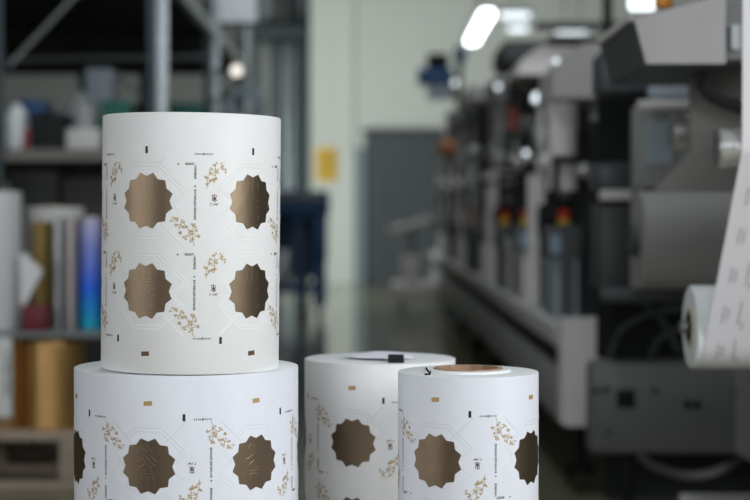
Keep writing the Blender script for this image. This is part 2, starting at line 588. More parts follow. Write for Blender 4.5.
def make_roll(label, c, r, h, mids, flip, paper, core_r, core_out=0.0, inner=None, dv=0.0):
    """c: base centre; mids: angles of the label columns relative to the line of sight"""
    c = Vector(c)
    root = thing('label_roll', label, 'label roll', c, 'printed label rolls')
    face = math.atan2(-c.x, c.y) * 1.0
    # the line of sight from the roll to the camera
    wr = Wrap(c, r, -math.atan2(c.x, c.y) if True else face)
    fl = -1 if flip else 1
    vmid = h / 2 + dv
    rows = [vmid + V / 2, vmid - V / 2]
    pw = new()
    ri = core_r
    b = 0.0015
    lathe(pw, [(ri, 0), (r - b, 0), (r - b * 0.3, b * 0.3), (r, b), (r, h - b), (r - b * 0.3, h - b * 0.3), (r - b, h), (ri, h)], 'z', c, 192)
    for f in pw.faces:
        cz = f.calc_center_median()
        rad = math.hypot(cz.x - c.x, cz.y - c.y)
        f.material_index = 1 if rad < r - b else 0
    lines = [[(-26, 3), (-36, 14), (-13, 36.8), (13, 36.8), (23, 28)], [(26, 22), (40, 9), (27, -3)],
             [(-27, -3), (-36, -14), (-13, -36.8), (13, -36.8), (36, -14), (26, -3)],
             [(-17, -24), (-37, -44)], [(17, -24), (37, -44)], [(-36, 14), (-44, 6)], [(13, 36.8), (19, 43)]]
    for th in mids:
        for v in rows:
            for ln in lines:
                for k in (-1.9, 1.9):
                    pts = []
                    for i, p in enumerate(ln):
                        L = math.hypot(*p)
                        pts.append(px(p[0] * (1 + k / L), p[1] * (1 + k / L)))
                    ridge(pw, wr, th, v, pts, 0.0015, 0.00016, fl)
    obj('wound_paper', pw, [paper, M['paper_edge']], root, smooth=30)
    # cardboard core
    co = new()
    t = 0.006
    lathe(co, [(core_r - t, 0), (core_r, 0), (core_r, h + core_out), (core_r - t, h + core_out)], 'z', c, 72)
    obj('core', co, M['cardboard'], root)
    if inner:
        ip = new()
        lathe(ip, [(core_r + 0.0005, h), (inner[0], h), (inner[0], h + inner[1] - 0.001), (inner[0] - 0.001, h + inner[1]), (core_r + 0.0005, h + inner[1])], 'z', c, 96)
        obj('inner_winding', ip, M['paper_edge'], root)
    # foil seals
    for th in mids:
        for v in rows:
            fb = new()
            R0, R1 = 0.0322, 0.0278
            rim = []
            for k in range(24):
                a = math.radians(15 * k)
                rim.append(((R0 if k % 2 else R1) * math.cos(a), (R0 if k % 2 else R1) * math.sin(a)))
            out = []
            for i in range(24):
                p, q = rim[i], rim[(i + 1) % 24]
                for t_ in (0.0, 0.5):
                    out.append((p[0] + (q[0] - p[0]) * t_, p[1] + (q[1] - p[1]) * t_))
            rings = []
            for s_ in (0.02, 0.2, 0.4, 0.6, 0.8, 1.0):
                rings.append([fb.verts.new(wr.p(th + fl * u * s_ / r, v + fl * w_ * s_, 0.0004)) for u, w_ in out])
            rings.append([fb.verts.new(wr.p(th + fl * u * 1.006 / r, v + fl * w_ * 1.006, 0.0)) for u, w_ in out])
            fb.faces.new(rings[0])
            for A, B in zip(rings, rings[1:]):
                for k in range(48):
                    fb.faces.new([A[k], A[(k + 1) % 48], B[(k + 1) % 48], B[k]])
            # blind-stamped strokes in the foil: an upright sign and a slanting one below it
            sw = Wrap(c, r + 0.0004, wr.face)
            g = [[(-6, 20), (-6, 11), (7, 11), (7, 20)], [(0, 24), (0, 12)], [(-7, 8), (8, 8)], [(-4, 5), (5, 5)],
                 [(-7, 0), (5, -12)], [(-4, 3), (8, -9)], [(-9, -4), (-2, -11)], [(3, -2), (9, 2)], [(0, -14), (7, -19), (9, -14)], [(-5, -14), (2, -21)], [(4, -8), (11, -4)]]
            for ln in g:
                ridge(fb, sw, th, v, [px(*p) for p in ln], 0.0008, 0.000085, fl)
            obj('foil_seal', fb, M['foil'], root, smooth=30)
    # printing: 0 black, 1 grey, 2 gold, 3 brown
    pbm = new()
    mid_row = 0.0
    for th in mids:
        for v in rows:
            def F_(poly, mi):
                flat(pbm, wr, th, v, poly, fl, mi)

            def T_(s, size, cu, cv, rot, mi):
                ca, sa = math.cos(rot), math.sin(rot)
                for poly in text_polys(s, size):
                    F_([(cu + x * ca - y * sa, cv + x * sa + y * ca) for x, y in poly], mi)
            T_('SILENT', 0.0034, 43 * UP, 37 * VP, 0, 0)
            T_('UNIVERSE', 0.0035, 48 * UP, 29 * VP, -PI / 2, 0)
            T_('BOUNDLESS EXPANSE', 0.0034, 48 * UP, -3.5 * VP, -PI / 2, 0)
            for (a, b_) in ((32, 37), (48, 15)):
                F_([px(a - 1.0, b_ - 0.8), px(a + 1.0, b_ - 0.8), px(a, b_ + 1.1)], 0)
            for poly in SPRIG_A + SPRIG_B:
                F_(poly, 2)
            # small brown seal sign with a line of fine print below
            for a, b_ in (((-45, 6), (-40, 6)), ((-44, 3.5), (-40.5, 3.5)), ((-42.4, 7.5), (-42.4, 0)), ((-45, 1), (-42.6, 3.6)), ((-40, 0.8), (-42.4, 3.6)), ((-44.5, 5), (-43, 2)), ((-40.5, 5), (-41.8, 1.5)), ((-44, 0.6), (-40.6, 0.2))):
                F_(stroke(px(*a), px(*b_), 0.0009), 3)
            for a, b_ in (((-46, -2), (-46, -4)), ((-46, -2), (-44.6, -2)), ((-44.2, -4), (-43.4, -4)), ((-42.8, -2), (-42.8, -4)), ((-42.8, -2.2), (-41.6, -2.8)), ((-41, -2), (-41, -4)), ((-41, -2.2), (-39.8, -3.8)), ((-39.6, -2), (-39.6, -4)), ((-39, -2), (-38, -2))):
                F_(stroke(px(*a), px(*b_), 0.0006), 3)
        # marks outside the label rows
        top, bot = rows
        for v, sg in ((top, 1), (bot, -1)):
            def G_(poly, mi):
                flat(pbm, wr, th, v, poly, fl, mi)
            if (sg == 1) != flip:      # head of the printed block
                G_(rect(0 * UP, 51 * VP, 2.6 * UP, 7.0 * VP), 0)
                for k in (-8, -6, -4, -2.2, 2.2, 4, 6, 8):
                    G_(rect((56 + k) * UP, 47 * VP, 1.0 * UP, 1.6 * VP), 1)
                G_([px(56 + 1.0 * math.cos(a), 47 + 1.4 * math.sin(a)) for a in [i * PI / 4 for i in range(8)]], 1)
            else:                       # foot of the printed block
                G_(rect(-35 * UP, -49 * VP, 2.6 * UP, 7.0 * VP), 0)
                G_(rect(0, -63 * VP, 8.4 * UP, 4.6 * VP, 0.07), 2 if flip else 3)
                for k in (-8, -6, -4, -2.2, 2.2, 4, 6, 8):
                    G_(rect((56 + k) * UP, -47 * VP, 1.0 * UP, 1.6 * VP), 1)
                G_([px(56 + 1.0 * math.cos(a), -47 + 1.4 * math.sin(a)) for a in [i * PI / 4 for i in range(8)]], 1)
    obj('label_print', pbm, [M['black'], M['grey_ink'], M['gold'], M['brown']], root)
    return root


def columns(t0, r, n_left, n_right):
    return [t0 + k * U / r for k in range(-n_left, n_right + 1)]


BENCH = EYE - 0.477
LOWER = (X(186.5, 2.03), 2.03, BENCH)
UPPER = (X(189.9, 2.0), 2.0, BENCH + 0.3005)
MID = (X(380, 2.27), 2.27, BENCH)
RIGHT = (X(468.3, 2.02), 2.02, BENCH)
ru = make_roll('white label roll with upright bronze seals, standing on top of the widest roll', UPPER, 0.104, 0.2935, columns(-0.507, 0.104, 1, 2), False, M['paper_warm'], 0.041, dv=-0.003)
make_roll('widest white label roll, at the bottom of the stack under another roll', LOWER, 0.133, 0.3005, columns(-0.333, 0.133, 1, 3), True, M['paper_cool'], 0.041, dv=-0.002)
ru.rotation_euler = (0, math.radians(0.6), 0)
ru.location.z += 0.0012
rm = make_roll('white label roll with black tape and crumpled tissue on its flat top', MID, 0.1007, 0.29, columns(-0.365, 0.1007, 1, 2), True, M['paper_warm'], 0.041, dv=-0.007)
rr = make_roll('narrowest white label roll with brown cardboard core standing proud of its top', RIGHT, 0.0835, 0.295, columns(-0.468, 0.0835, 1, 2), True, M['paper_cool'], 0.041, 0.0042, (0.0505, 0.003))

# tissue and black tape in the mouth of the middle roll
ts = new()
zt = BENCH + 0.29
blob(ts, (MID[0] + 0.002, MID[1] - 0.003, zt + 0.0032), 0.046, 0.04, 0.0042, 0.18, 4)
tag(obj('tissue', ts, M['tissue']), 'crumpled lilac white tissue in the mouth of the taped roll', 'tissue')
tp = new()
prism(tp, [(MID[1] - 0.052, zt + 0.0008), (MID[1] - 0.052, zt + 0.0088), (MID[1] - 0.054, zt + 0.0092), (MID[1] - 0.084, zt + 0.0014), (MID[1] - 0.084, zt + 0.0005), (MID[1] - 0.055, zt + 0.0060)], 'x', X(388, 2.2), X(404, 2.2))
tag(obj('black_tape', tp, M['tape']), 'short black adhesive tape strip across the top of the white roll', 'tape')
# black tie on the right roll
tw = new()
zr = BENCH + 0.295
tube(tw, [(X(424, 1.99), 1.965, zr + 0.0012), (X(429.5, 1.99), 1.965, zr + 0.0014), (X(428, 1.99), 1.967, zr + 0.004), (X(425.5, 1.99), 1.97, zr + 0.0082)], 0.0011, 8)
tube(tw, [(X(429.5, 1.99), 1.965, zr + 0.0014), (X(430, 1.99), 1.967, zr + 0.0052)], 0.0007, 8)
tag(obj('wire_tie', tw, M['tape']), 'tiny black bent wire tie on top of the narrowest roll', 'wire tie')

# low bench the rolls stand on
bt = thing('packing_bench', 'low wooden packing bench under the label rolls', 'bench', (-0.05, 2.1, 0))
bx('bench_top', M['board'], bt, -0.62, 0.36, 1.8, 2.5, BENCH - 0.035, BENCH, bev=0.003)
for sx in (-0.56, 0.28):
    for sy in (1.86, 2.40):
        bx('leg', M['rack_grey'], bt, sx, sx + 0.04, sy, sy + 0.04, 0, BENCH - 0.035)
bx('rail', M['rack_grey'], bt, -0.52, 0.28, 2.41, 2.43, 0.15, 0.19)

# ================================================================== LEFT: pallet with foil rolls
PD = 5.6
DECK = 0.194
pl = thing('wooden_pallet', 'weathered wooden pallet on the floor under the gold foil rolls', 'pallet', (X(10, PD), PD + 0.4, 0))
pxl, pxr = X(-150, PD), X(84, PD)
for k in range(6):
    y0 = PD - 0.02 + k * 0.16
    bx('deck_board', M['wood'], pl, pxl, pxr, y0, y0 + 0.12, DECK - 0.028, DECK, bev=0.003)
for a in (0, 0.5, 1):
    for e in (0, 0.5, 1):
        x0 = pxl + (pxr - pxl - 0.08) * a
        y0 = PD - 0.02 + 0.82 * e
        bx('block', M['wood'], pl, x0, x0 + 0.08, y0, y0 + 0.10, 0.028, DECK - 0.028)
for a in (0, 0.46, 0.92):
    y0 = PD - 0.02 + 0.82 * a / 0.92
    bx('bottom_board', M['wood'], pl, pxl, pxr, y0, y0 + 0.1, 0, 0.028, bev=0.003)


def foil_roll(label, px0, px1, d, z0, h, film, end, core=True, group='foil rolls on the pallet'):
    r = (px1 - px0) / 2 / F * d
    c = (X((px0 + px1) / 2, d), d, z0)
    t = thing('foil_roll', label, 'foil roll', c, group)
    b = min(0.004, r * 0.1)
    ci = r * 0.42
    bmm = new()
    lathe(bmm, [(ci, 0), (r - b, 0), (r, b), (r, h - b), (r - b, h), (ci, h)], 'z', c, 48)
    obj('wound_film', bmm, film, t)
    bmm = new()
    lathe(bmm, [(ci * 0.8, 0.0), (ci, 0.0), (ci, h + 0.004), (ci * 0.8, h + 0.004)], 'z', c, 32)
    obj('core', bmm, end, t)
    return t


h1 = Z(343, PD) - DECK
foil_roll('wide shiny gold foil roll standing on the wooden pallet', 22, 84, PD + 0.13, DECK, h1, M['goldfoil'], M['goldend'])
foil_roll('slim orange gold foil roll between the labelled carton and the wide gold roll', 14.5, 21.5, PD + 0.12, DECK, h1 + 0.01, mat('orange_foil', (0.60, 0.28, 0.07), 0.4, 0.7), M['goldend'])
foil_roll('dark gold foil roll behind the wide gold roll', 56, 82, PD + 0.40, DECK, h1 + 0.0, M['darkgold'], M['goldend'])
cb = thing('labelled_carton', 'tan carton with a white barcode label at the pallet edge', 'carton', (X(-12, PD), PD + 0.1, DECK))
bx('carton_body', mat('carton_tan', (0.35, 0.22, 0.10), 0.7), cb, X(-40, PD), X(10, PD), PD + 0.03, PD + 0.3, DECK, DECK + h1 + 0.01, bev=0.004)
bx('paper_label', M['white'], cb, X(-14, PD), X(9, PD), PD + 0.026, PD + 0.031, Z(418, PD), Z(338, PD))
bb = new()
for k in range(9):
    y0 = 354 + k * 5
    box(bb, X(3, PD), X(7, PD), PD + 0.024, PD + 0.0262, Z(y0 + random.choice((1.5, 2.5, 3.2)), PD), Z(y0, PD))
obj('barcode', bb, M['mdark'], cb)
# board laid over the lower rolls, upper rolls on it
ZB = DECK + h1 + 0.012
bd = new()
box(bd, X(-60, PD), X(112, PD), PD + 0.04, PD + 0.62, ZB, ZB + 0.02, bev=0.003)
tag(obj('slip_sheet', bd, M['rack_grey']), 'thin grey board laid across the tops of the gold rolls', 'board')
ZU = ZB + 0.02
D2 = PD + 0.22


def hz(py):
    return Z(py, D2) - ZU


foil_roll('dark gold foil roll standing behind the white card flap', 31, 52, D2, ZU, hz(222), M['darkgold'], M['goldend'], group='foil rolls on the grey board')
foil_roll('silver foil roll next to the dark gold one', 52.5, 64.5, D2, ZU, hz(217), M['silverfoil'], M['offwhite'], group='foil rolls on the grey board')
foil_roll('pale rose foil roll between the silver and the holographic roll', 65.5, 75.5, D2 - 0.04, ZU, hz(218), M['pinkfoil'], M['offwhite'], group='foil rolls on the grey board')
foil_roll('iridescent blue holographic foil roll beside the tall label roll', 77, 107, D2, ZU, hz(218), M['holo'], M['offwhite'], group='foil rolls on the grey board')
foil_roll('white film roll standing behind the silver foil rolls', 24, 84, D2 + 0.24, ZU, hz(207), M['offwhite'], M['cardboard'], group='foil rolls on the grey board')
foil_roll('big white blank paper roll at the edge of the grey board', -70, 21, D2 - 0.02, ZU, hz(192), M['white'], M['cardboard'], group='foil rolls on the grey board')
wb = new()
box(wb, X(23, D2 - 0.12), X(47, D2 - 0.12), D2 - 0.14, D2 - 0.085, ZU, Z(305, D2 - 0.12), bev=0.003)
tag(obj('wine_red_box', wb, M['wine']), 'flat wine red box in front of the foil rolls', 'box')
fl_ = new()
yf = D2 - 0.115
zb_ = Z(305, D2 - 0.12)
prism(fl_, [(X(20, yf), zb_ + 0.001), (X(25, yf), zb_ + 0.001), (X(43, yf), Z(271, yf)), (X(24, yf), Z(252, yf)), (X(20, yf), Z(256, yf))], 'y', yf - 0.002, yf + 0.002)
tag(obj('white_card', fl_, M['white']), 'white pointed card flap leaning beside the big white roll', 'card')

# ================================================================== LEFT: storage rack
RK = thing('storage_rack', 'tall dark steel storage rack with galvanised uprights', 'rack', (-1.3, 9.2, 0))
RX0, RX1, RXM = -2.75, -0.90, -1.60
RY = [7.0, 9.3, 11.6]
SH1, SH2 = 1.185, 1.94
for i, y in enumerate(RY):
    bx('upright', M['steel'], RK, RX1 - 0.0, RX1 + 0.045, y, y + 0.06, 0, 3.4, bev=0.006)
    bx('upright', M['rack_dark'], RK, RX1 - 0.035, RX1 - 0.001, y + 0.005, y + 0.055, 0, 3.4)
    bx('upright', M['rack_dark'], RK, RX0 - 0.04, RX0 + 0.04, y, y + 0.06, 0, 3.4, bev=0.006)
    if y != 9.3:
        bx('upright', M['rack_dark'], RK, RXM, RXM + 0.075, y - 0.03, y - 0.002, 0, 3.4, bev=0.006)
for z, t in ((SH1, 0.05), (SH2, 0.06), (0.14, 0.05)):
    bx('shelf_board', M['shelf'], RK, RX0 + 0.041, RX1 - 0.036, RY[0] + 0.03, RY[-1] + 0.03, z - 0.02, z - 0.001)
    for (ya, yb) in zip(RY, RY[1:]):
        bx('side_beam', M['steel' if z > 1.5 else 'rack_grey'], RK, RX1 + 0.0, RX1 + 0.04, ya + 0.061, yb - 0.001, z - t, z - 0.001, bev=0.004)
    for y in RY:
        bx('cross_beam', mat('beam_taupe', (0.17, 0.165, 0.15), 0.6) if y == 7.0 else (M['shelf'] if z > 1.5 else M['rack_grey']), RK, RX0 + 0.041, RX1 - 0.036, y - 0.0, y + 0.029, z - t, z - 0.001)
for y in RY:
    obj('brace', tube(new(), [(X(8, y), y + 0.03, Z(66, y)), (X(80, y), y + 0.03, Z(-10, y))], 0.011), M['rack_grey'], RK)
    obj('brace', tube(new(), [(RXM + 0.02, y + 0.03, 0.25), (RX1 - 0.02, y + 0.03, 1.05)], 0.012), M['rack_grey'], RK)
bx('upright', M['rack_dark'], RK, X(79, 11.7), X(89, 11.7), 11.7, 11.76, 0, 3.4)
obj('tie_rod', tube(new(), [(RX0, 9.33, Z(62, 9.33)), (RX1, 9.33, Z(57, 9.33))], 0.013), M['steel'], RK)
obj('brace', tube(new(), [(-1.75, 11.65, 1.25), (RX1, 11.65, 1.85)], 0.013), M['steel'], RK)
obj('brace', tube(new(), [(-1.75, 11.66, 1.85), (RX1, 11.66, 1.25)], 0.013), M['steel'], RK)

# things on the lower visible shelf
D3 = 7.25


def sx(a):
    return X(a, D3)


cr = thing('open_crate', 'black plastic crate standing on the rack shelf', 'crate', (sx(47), D3 + 0.15, SH1))
bm = new()
x0, x1, zt = sx(31), sx(62), Z(113, D3)
box(bm, x0, x1, D3, D3 + 0.25, SH1, SH1 + 0.01)
for a in ((x0, x0 + 0.008, D3, D3 + 0.25), (x1 - 0.008, x1, D3, D3 + 0.25), (x0 + 0.008, x1 - 0.008, D3, D3 + 0.008), (x0 + 0.008, x1 - 0.008, D3 + 0.242, D3 + 0.25)):
    box(bm, *a, SH1 + 0.01, zt)
obj('crate_body', bm, M['mblack'], cr)
bm = new()
for k in range(3):
    box(bm, x0 - 0.004, x1 + 0.004, D3 - 0.005, D3 - 0.0005, SH1 + 0.03 + k * 0.045, SH1 + 0.036 + k * 0.045)
obj('rib', bm, M['mdark'], cr)
bm = new()
blob(bm, (sx(54), D3 + 0.74, SH1 + 0.115), 0.085, 0.12, 0.163, 0.2, 9)
tag(obj('film_bag', bm, M['bagwhite']), 'white plastic film bag bulging behind the black crate', 'bag')
bm = new()
box(bm, sx(48), sx(78), D3 + 0.95, D3 + 1.2, SH1, Z(68, D3 + 0.95), bev=0.01)
tag(obj('pale_blue_carton', bm, M['mblue']), 'pale blue grey carton at the back of the shelf', 'carton')
bm = new()
blob(bm, (sx(12), D3 + 0.12, SH1 + 0.086), 0.052, 0.06, 0.122, 0.06, 2)
tag(obj('film_bag', bm, M['bagwhite']), 'glossy white film bag at the end of the shelf beside the dark upright', 'bag')
bm = new()
box(bm, sx(2), sx(30), D3 + 0.3, D3 + 0.55, SH1, Z(100, D3 + 0.3), bev=0.006)
tag(obj('dark_blue_carton', bm, M['blue']), 'dark blue carton behind the glossy white film bag', 'carton')
bm = new()
cyl(bm, (sx(26), D3 + 0.08, SH1), 0.028, 0.10, bev=0.006)
tag(obj('red_can', bm, mat('faded_red', (0.50, 0.10, 0.12), 0.5)), 'faded red can between white film bag and black crate', 'can')
bm = new()
box(bm, sx(64), sx(98), D3 + 0.05, D3 + 0.3, SH1, Z(128, D3), bev=0.006)
tag(obj('grey_white_carton', bm, M['offwhite']), 'low off-white carton right of the black crate', 'carton')
bm = new()
cyl(bm, (sx(70), D3 + 0.4, SH1), 0.05, Z(106, D3 + 0.5) - SH1, bev=0.012)
tag(obj('white_tub', bm, M['white']), 'white plastic tub behind the low off-white carton', 'tub')
for (a, b, dd, top, lab) in ((101, 128, 0.35, 101, 'teal green plastic crate on the shelf next to the tall label roll'), (168, 204, 2.6, 103, 'teal green plastic crate far along the shelf behind the front upright')):
    d_ = D3 + dd
    g = thing('green_crate', lab, 'crate', (X((a + b) / 2, d_), d_ + 0.15, SH1), 'green plastic crates')
    bm = new()
    x0, x1, zt = X(a, d_), min(X(b, d_), RX1 - 0.05), Z(top, d_)
    box(bm, x0, x1, d_, d_ + 0.3, SH1, SH1 + 0.012)
    for q in ((x0, x0 + 0.01, d_, d_ + 0.3), (x1 - 0.01, x1, d_, d_ + 0.3), (x0 + 0.01, x1 - 0.01, d_, d_ + 0.01), (x0 + 0.01, x1 - 0.01, d_ + 0.29, d_ + 0.3)):
        box(bm, *q, SH1 + 0.012, zt)
    obj('crate_body', bm, M['green'], g)
    bm = new()
    box(bm, x0 - 0.006, x1 + 0.006, d_ - 0.006, d_ - 0.0005, zt - 0.02, zt)
    obj('rim', bm, M['green'], g)
bm = new()
box(bm, X(128, 8.0), X(148, 8.0), 8.0, 8.25, SH1, Z(103, 8.0), bev=0.005)
tag(obj('black_carton', bm, M['mblack']), 'small black carton between the two green crates', 'carton')
bm = new()
box(bm, X(205, 10.4), X(226, 10.4) - 0.05, 10.4, 10.7, SH1, Z(106, 10.4), bev=0.005)
tag(obj('white_carton', bm, M['offwhite']), 'small white carton far along the shelf right of the green crate', 'carton')
# added dark boxes that keep the space under the shelf black
for k, (a, b) in enumerate(((2, 58), (62, 120))):
    d_ = 7.15
    bm = new()
    box(bm, X(a, d_) + (0.03 if k == 0 else 0), min(X(b, d_), RX1 - 0.05), d_, d_ + 0.5, 0.141, 1.10 - 0.03 * k, bev=0.006)
    lab = ['big dark carton on the bottom rack shelf below the black crate', 'big dark carton in the middle of the bottom rack shelf', 'big dark carton on the bottom rack shelf behind the tall label roll'][k]
    tag(obj('dark_carton', bm, mat('dark_card_%d' % k, (0.03 + 0.008 * k, 0.031 + 0.006 * k, 0.03 + 0.005 * k), 0.7)), lab, 'carton', 'dark cartons on the bottom shelf')
# upper shelf load
bm = new()
blob(bm, (X(200, 8.6) - 0.07, 8.6, SH2 + 0.092), 0.10, 0.3, 0.12, 0.12, 21)
tag(obj('yellowed_bundle', bm, mat('yellowed_film', (0.50, 0.47, 0.33), 0.6)), 'yellowish wrapped bundle on top of the rack shelf edge', 'bundle')
# hanging white board
hb = thing('hanging_board', 'white sign board hanging above the rack end', 'sign', (X(238, 8.4), 8.4, Z(25, 8.4)))
bx('panel', mat('board_white', (0.90, 0.94, 1.0), 0.5), hb, X(220, 8.4), X(257, 8.4), 8.39, 8.42, Z(23, 8.4), Z(-32, 8.4), bev=0.004)
bx('lower_edge', M['rack_dark'], hb, X(219, 8.4), X(258, 8.4), 8.385, 8.425, Z(26.5, 8.4), Z(23, 8.4))
for a in (224, 253):
    obj('chain', cyl(new(), (X(a, 8.4), 8.405, Z(-32, 8.4)), 0.006, 5.2 - Z(-32, 8.4), seg=8), M['steel'], hb)
# round lamp on a stalk and hose coil at rack end
lm = thing('round_work_lamp', 'small round glowing work lamp on the rack upright', 'lamp', (X(237, 9.0), 9.0, Z(71, 9.0)))
obj('lamp_glass', cyl(new(), (X(237, 9.0), 8.985, Z(71, 9.0)), 0.030, 0.012, 'y', bev=0.003), M['lamp_warm'], lm)
obj('lamp_shell', cyl(new(), (X(237, 9.0), 8.9975, Z(71, 9.0)), 0.036, 0.05, 'y', bev=0.01), M['rack_dark'], lm)
obj('stalk', tube(new(), [(X(237, 9.0), 9.03, Z(71, 9.0)), (X(232, 9.05), 9.1, Z(66, 9.0)), (RX1 + 0.022, 9.288, Z(66, 9.0))], 0.008), M['rack_dark'], lm)
cl = thing('hose_coil', 'grey blue hose coil hanging at the end of the rack', 'hose', (X(245, 8.8), 8.8, Z(108, 8.8)))
for k in range(3):
    bm = new()
    R_ = 0.078 + 0.006 * (k % 2)
    c_ = Vector((X(246, 8.8), 8.74 + 0.05 * k, Z(106, 8.8)))
    tube(bm, [c_ + Vector((R_ * math.cos(a), 0, R_ * math.sin(a))) for a in [i * 2 * PI / 32 for i in range(33)]], 0.025, 10)
    obj('loop', bm, mat('hose_bluegrey_%d' % k, (0.26, 0.33, 0.38), 0.4), cl)
obj('hook', tube(new(), [(RX1 + 0.022, 9.29, Z(92, 8.8)), (X(246, 8.8), 8.86, Z(92, 8.8)), (X(246, 8.8), 8.76, Z(91, 8.8))], 0.008), M['rack_dark'], cl)

# ================================================================== BLUE TROLLEY far behind
TD = 15.0
tr = thing('workshop_trolley', 'dark blue workshop trolley standing on the floor before the white wall', 'trolley', (X(300, TD), TD, 0))
tx0, tx1 = X(262, TD), X(328, TD)
bx('tray', M['blue'], tr, tx0, tx1, TD, TD + 0.6, 0.92, 1.14, bev=0.02)
bx('tray', M['blue'], tr, tx0 + 0.03, tx1 - 0.06, TD + 0.02, TD + 0.58, 0.24, 0.30, bev=0.01)
for a in (tx0 + 0.02, tx0 + 0.30, tx1 - 0.13):
    for y in (TD + 0.03, TD + 0.52):
        bx('post', M['blue'], tr, a, a + (0.10 if a > tx0 + 0.35 else 0.05), y, y + 0.05, 0.12, 0.93)
bx('side_panel', M['blue'], tr, tx1 - 0.13, tx1 - 0.02, TD + 0.0, TD + 0.6, 0.52, 0.919, bev=0.01)
bx('back_panel', M['blue'], tr, tx0 + 0.03, tx1 - 0.14, TD + 0.575, TD + 0.59, 0.35, 0.919)
for a in (tx0 + 0.05, tx0 + 0.33, tx1 - 0.10):
    obj('wheel', cyl(new(), (a, TD + 0.055, 0.06), 0.06, 0.035, 'x', seg=20, bev=0.006), M['mblack'], tr)
    obj('wheel', cyl(new(), (a, TD + 0.545, 0.06), 0.06, 0.035, 'x', seg=20, bev=0.006), M['mblack'], tr)
obj('rail', tube(new(), [(tx0 + 0.06, TD - 0.02, 1.06), (tx0 + 0.33, TD - 0.02, 1.10), (tx1 - 0.05, TD - 0.02, 1.07)], 0.012), mat('dull_yellow', (0.45, 0.36, 0.14), 0.6), tr, label='dull yellow rail')
for k, (a, b, z1, m) in enumerate(((0.10, 0.24, 0.62, 'steel'), (0.27, 0.36, 0.80, 'rack_grey'))):
    bm = new()
    box(bm, tx0 + a, tx0 + b, TD + 0.14, TD + 0.4, 0.302, z1, bev=0.01)
    tag(obj('grey_tin', bm, M[m]), ['squat pale grey tin inside the blue trolley', 'tall mid grey tin inside the blue trolley'][k], 'tin')

# ================================================================== THE PRINTING PRESS
PX = 0.60                                    # aisle side of the press
Y0, Y1 = 5.45, 18.2
pbs = thing('press_base', 'long grey base of the printing press along the aisle', 'machine base', (1.05, 11.8, 0))
bx('side_panel', M['mgrey'], pbs, PX, 1.5, Y0 + 0.12, Y1, 0.23, 0.40, bev=0.008)
bx('cable_slot', M['mblack'], pbs, PX + 0.03, 1.48, Y0 + 0.12, Y1, 0.40, 0.475)
bx('ledge', mat('ledge_grey', (0.46, 0.46, 0.45), 0.5), pbs, PX - 0.01, 1.5, Y0 + 0.12, Y1, 0.475, 0.55, bev=0.01)
prism_pts = [(X(562, 5.45), 0.24), (X(562, 5.45) + 0.02, 0.23), (X(602, 5.45), 0.23), (X(602, 5.45), Z(319, 5.45)), (X(562, 5.45), Z(319, 5.45))]
obj('end_post', prism(new(), prism_pts, 'y', Y0, Y0 + 0.12), M['mlight'], pbs, label='light grey end post')
for k in range(7):
    y = Y0 + 0.5 + k * 2.0
    for x in (PX + 0.12, 1.36):
        bm = new()
        cyl(bm, (x, y, 0.0), 0.05, 0.03, seg=20)
        cyl(bm, (x, y, 0.03), 0.02, 0.2, seg=16)
        obj('foot', bm, M['mblack'], pbs)

ordn = ['nearest', 'second', 'third', 'fourth', 'fifth', 'sixth', 'seventh', 'eighth', 'ninth']
looks = ['printing unit with big rounded grey guard, nearest in the row',
         'second printing unit of the row, with a white lamp housing on top',
         'third printing unit of the row, with a red label on its side plate',
         'fourth printing unit of the row, counted from the near end',
         'fifth printing unit of the row, counted from the near end',
         'sixth printing unit of the row, with an orange lamp on its aisle side',
         'seventh printing unit of the row, counted from the near end',
         'eighth and last printing unit, carrying a dark blue blower']


def e_stop(parent, x, y, z, s=1.0):
    bm = new()
    cyl(bm, (x, y, z), 0.032 * s, 0.045 * s, 'z', seg=20, bev=0.004)
    b_ = obj('switch_base', bm, M['yellow'], parent, label='yellow switch base')
    bm = new()
    cyl(bm, (x, y, z + 0.045 * s), 0.036 * s, 0.05 * s, 'z', seg=20, bev=0.012)
    obj('stop_button', bm, M['red'], b_, label='red stop button')


def led(parent, x, y, z, r=0.016, m='led'):  # small glowing disc painted in for a bright highlight
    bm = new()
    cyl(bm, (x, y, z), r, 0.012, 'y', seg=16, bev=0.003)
    obj('indicator_lamp', bm, M[m], parent)


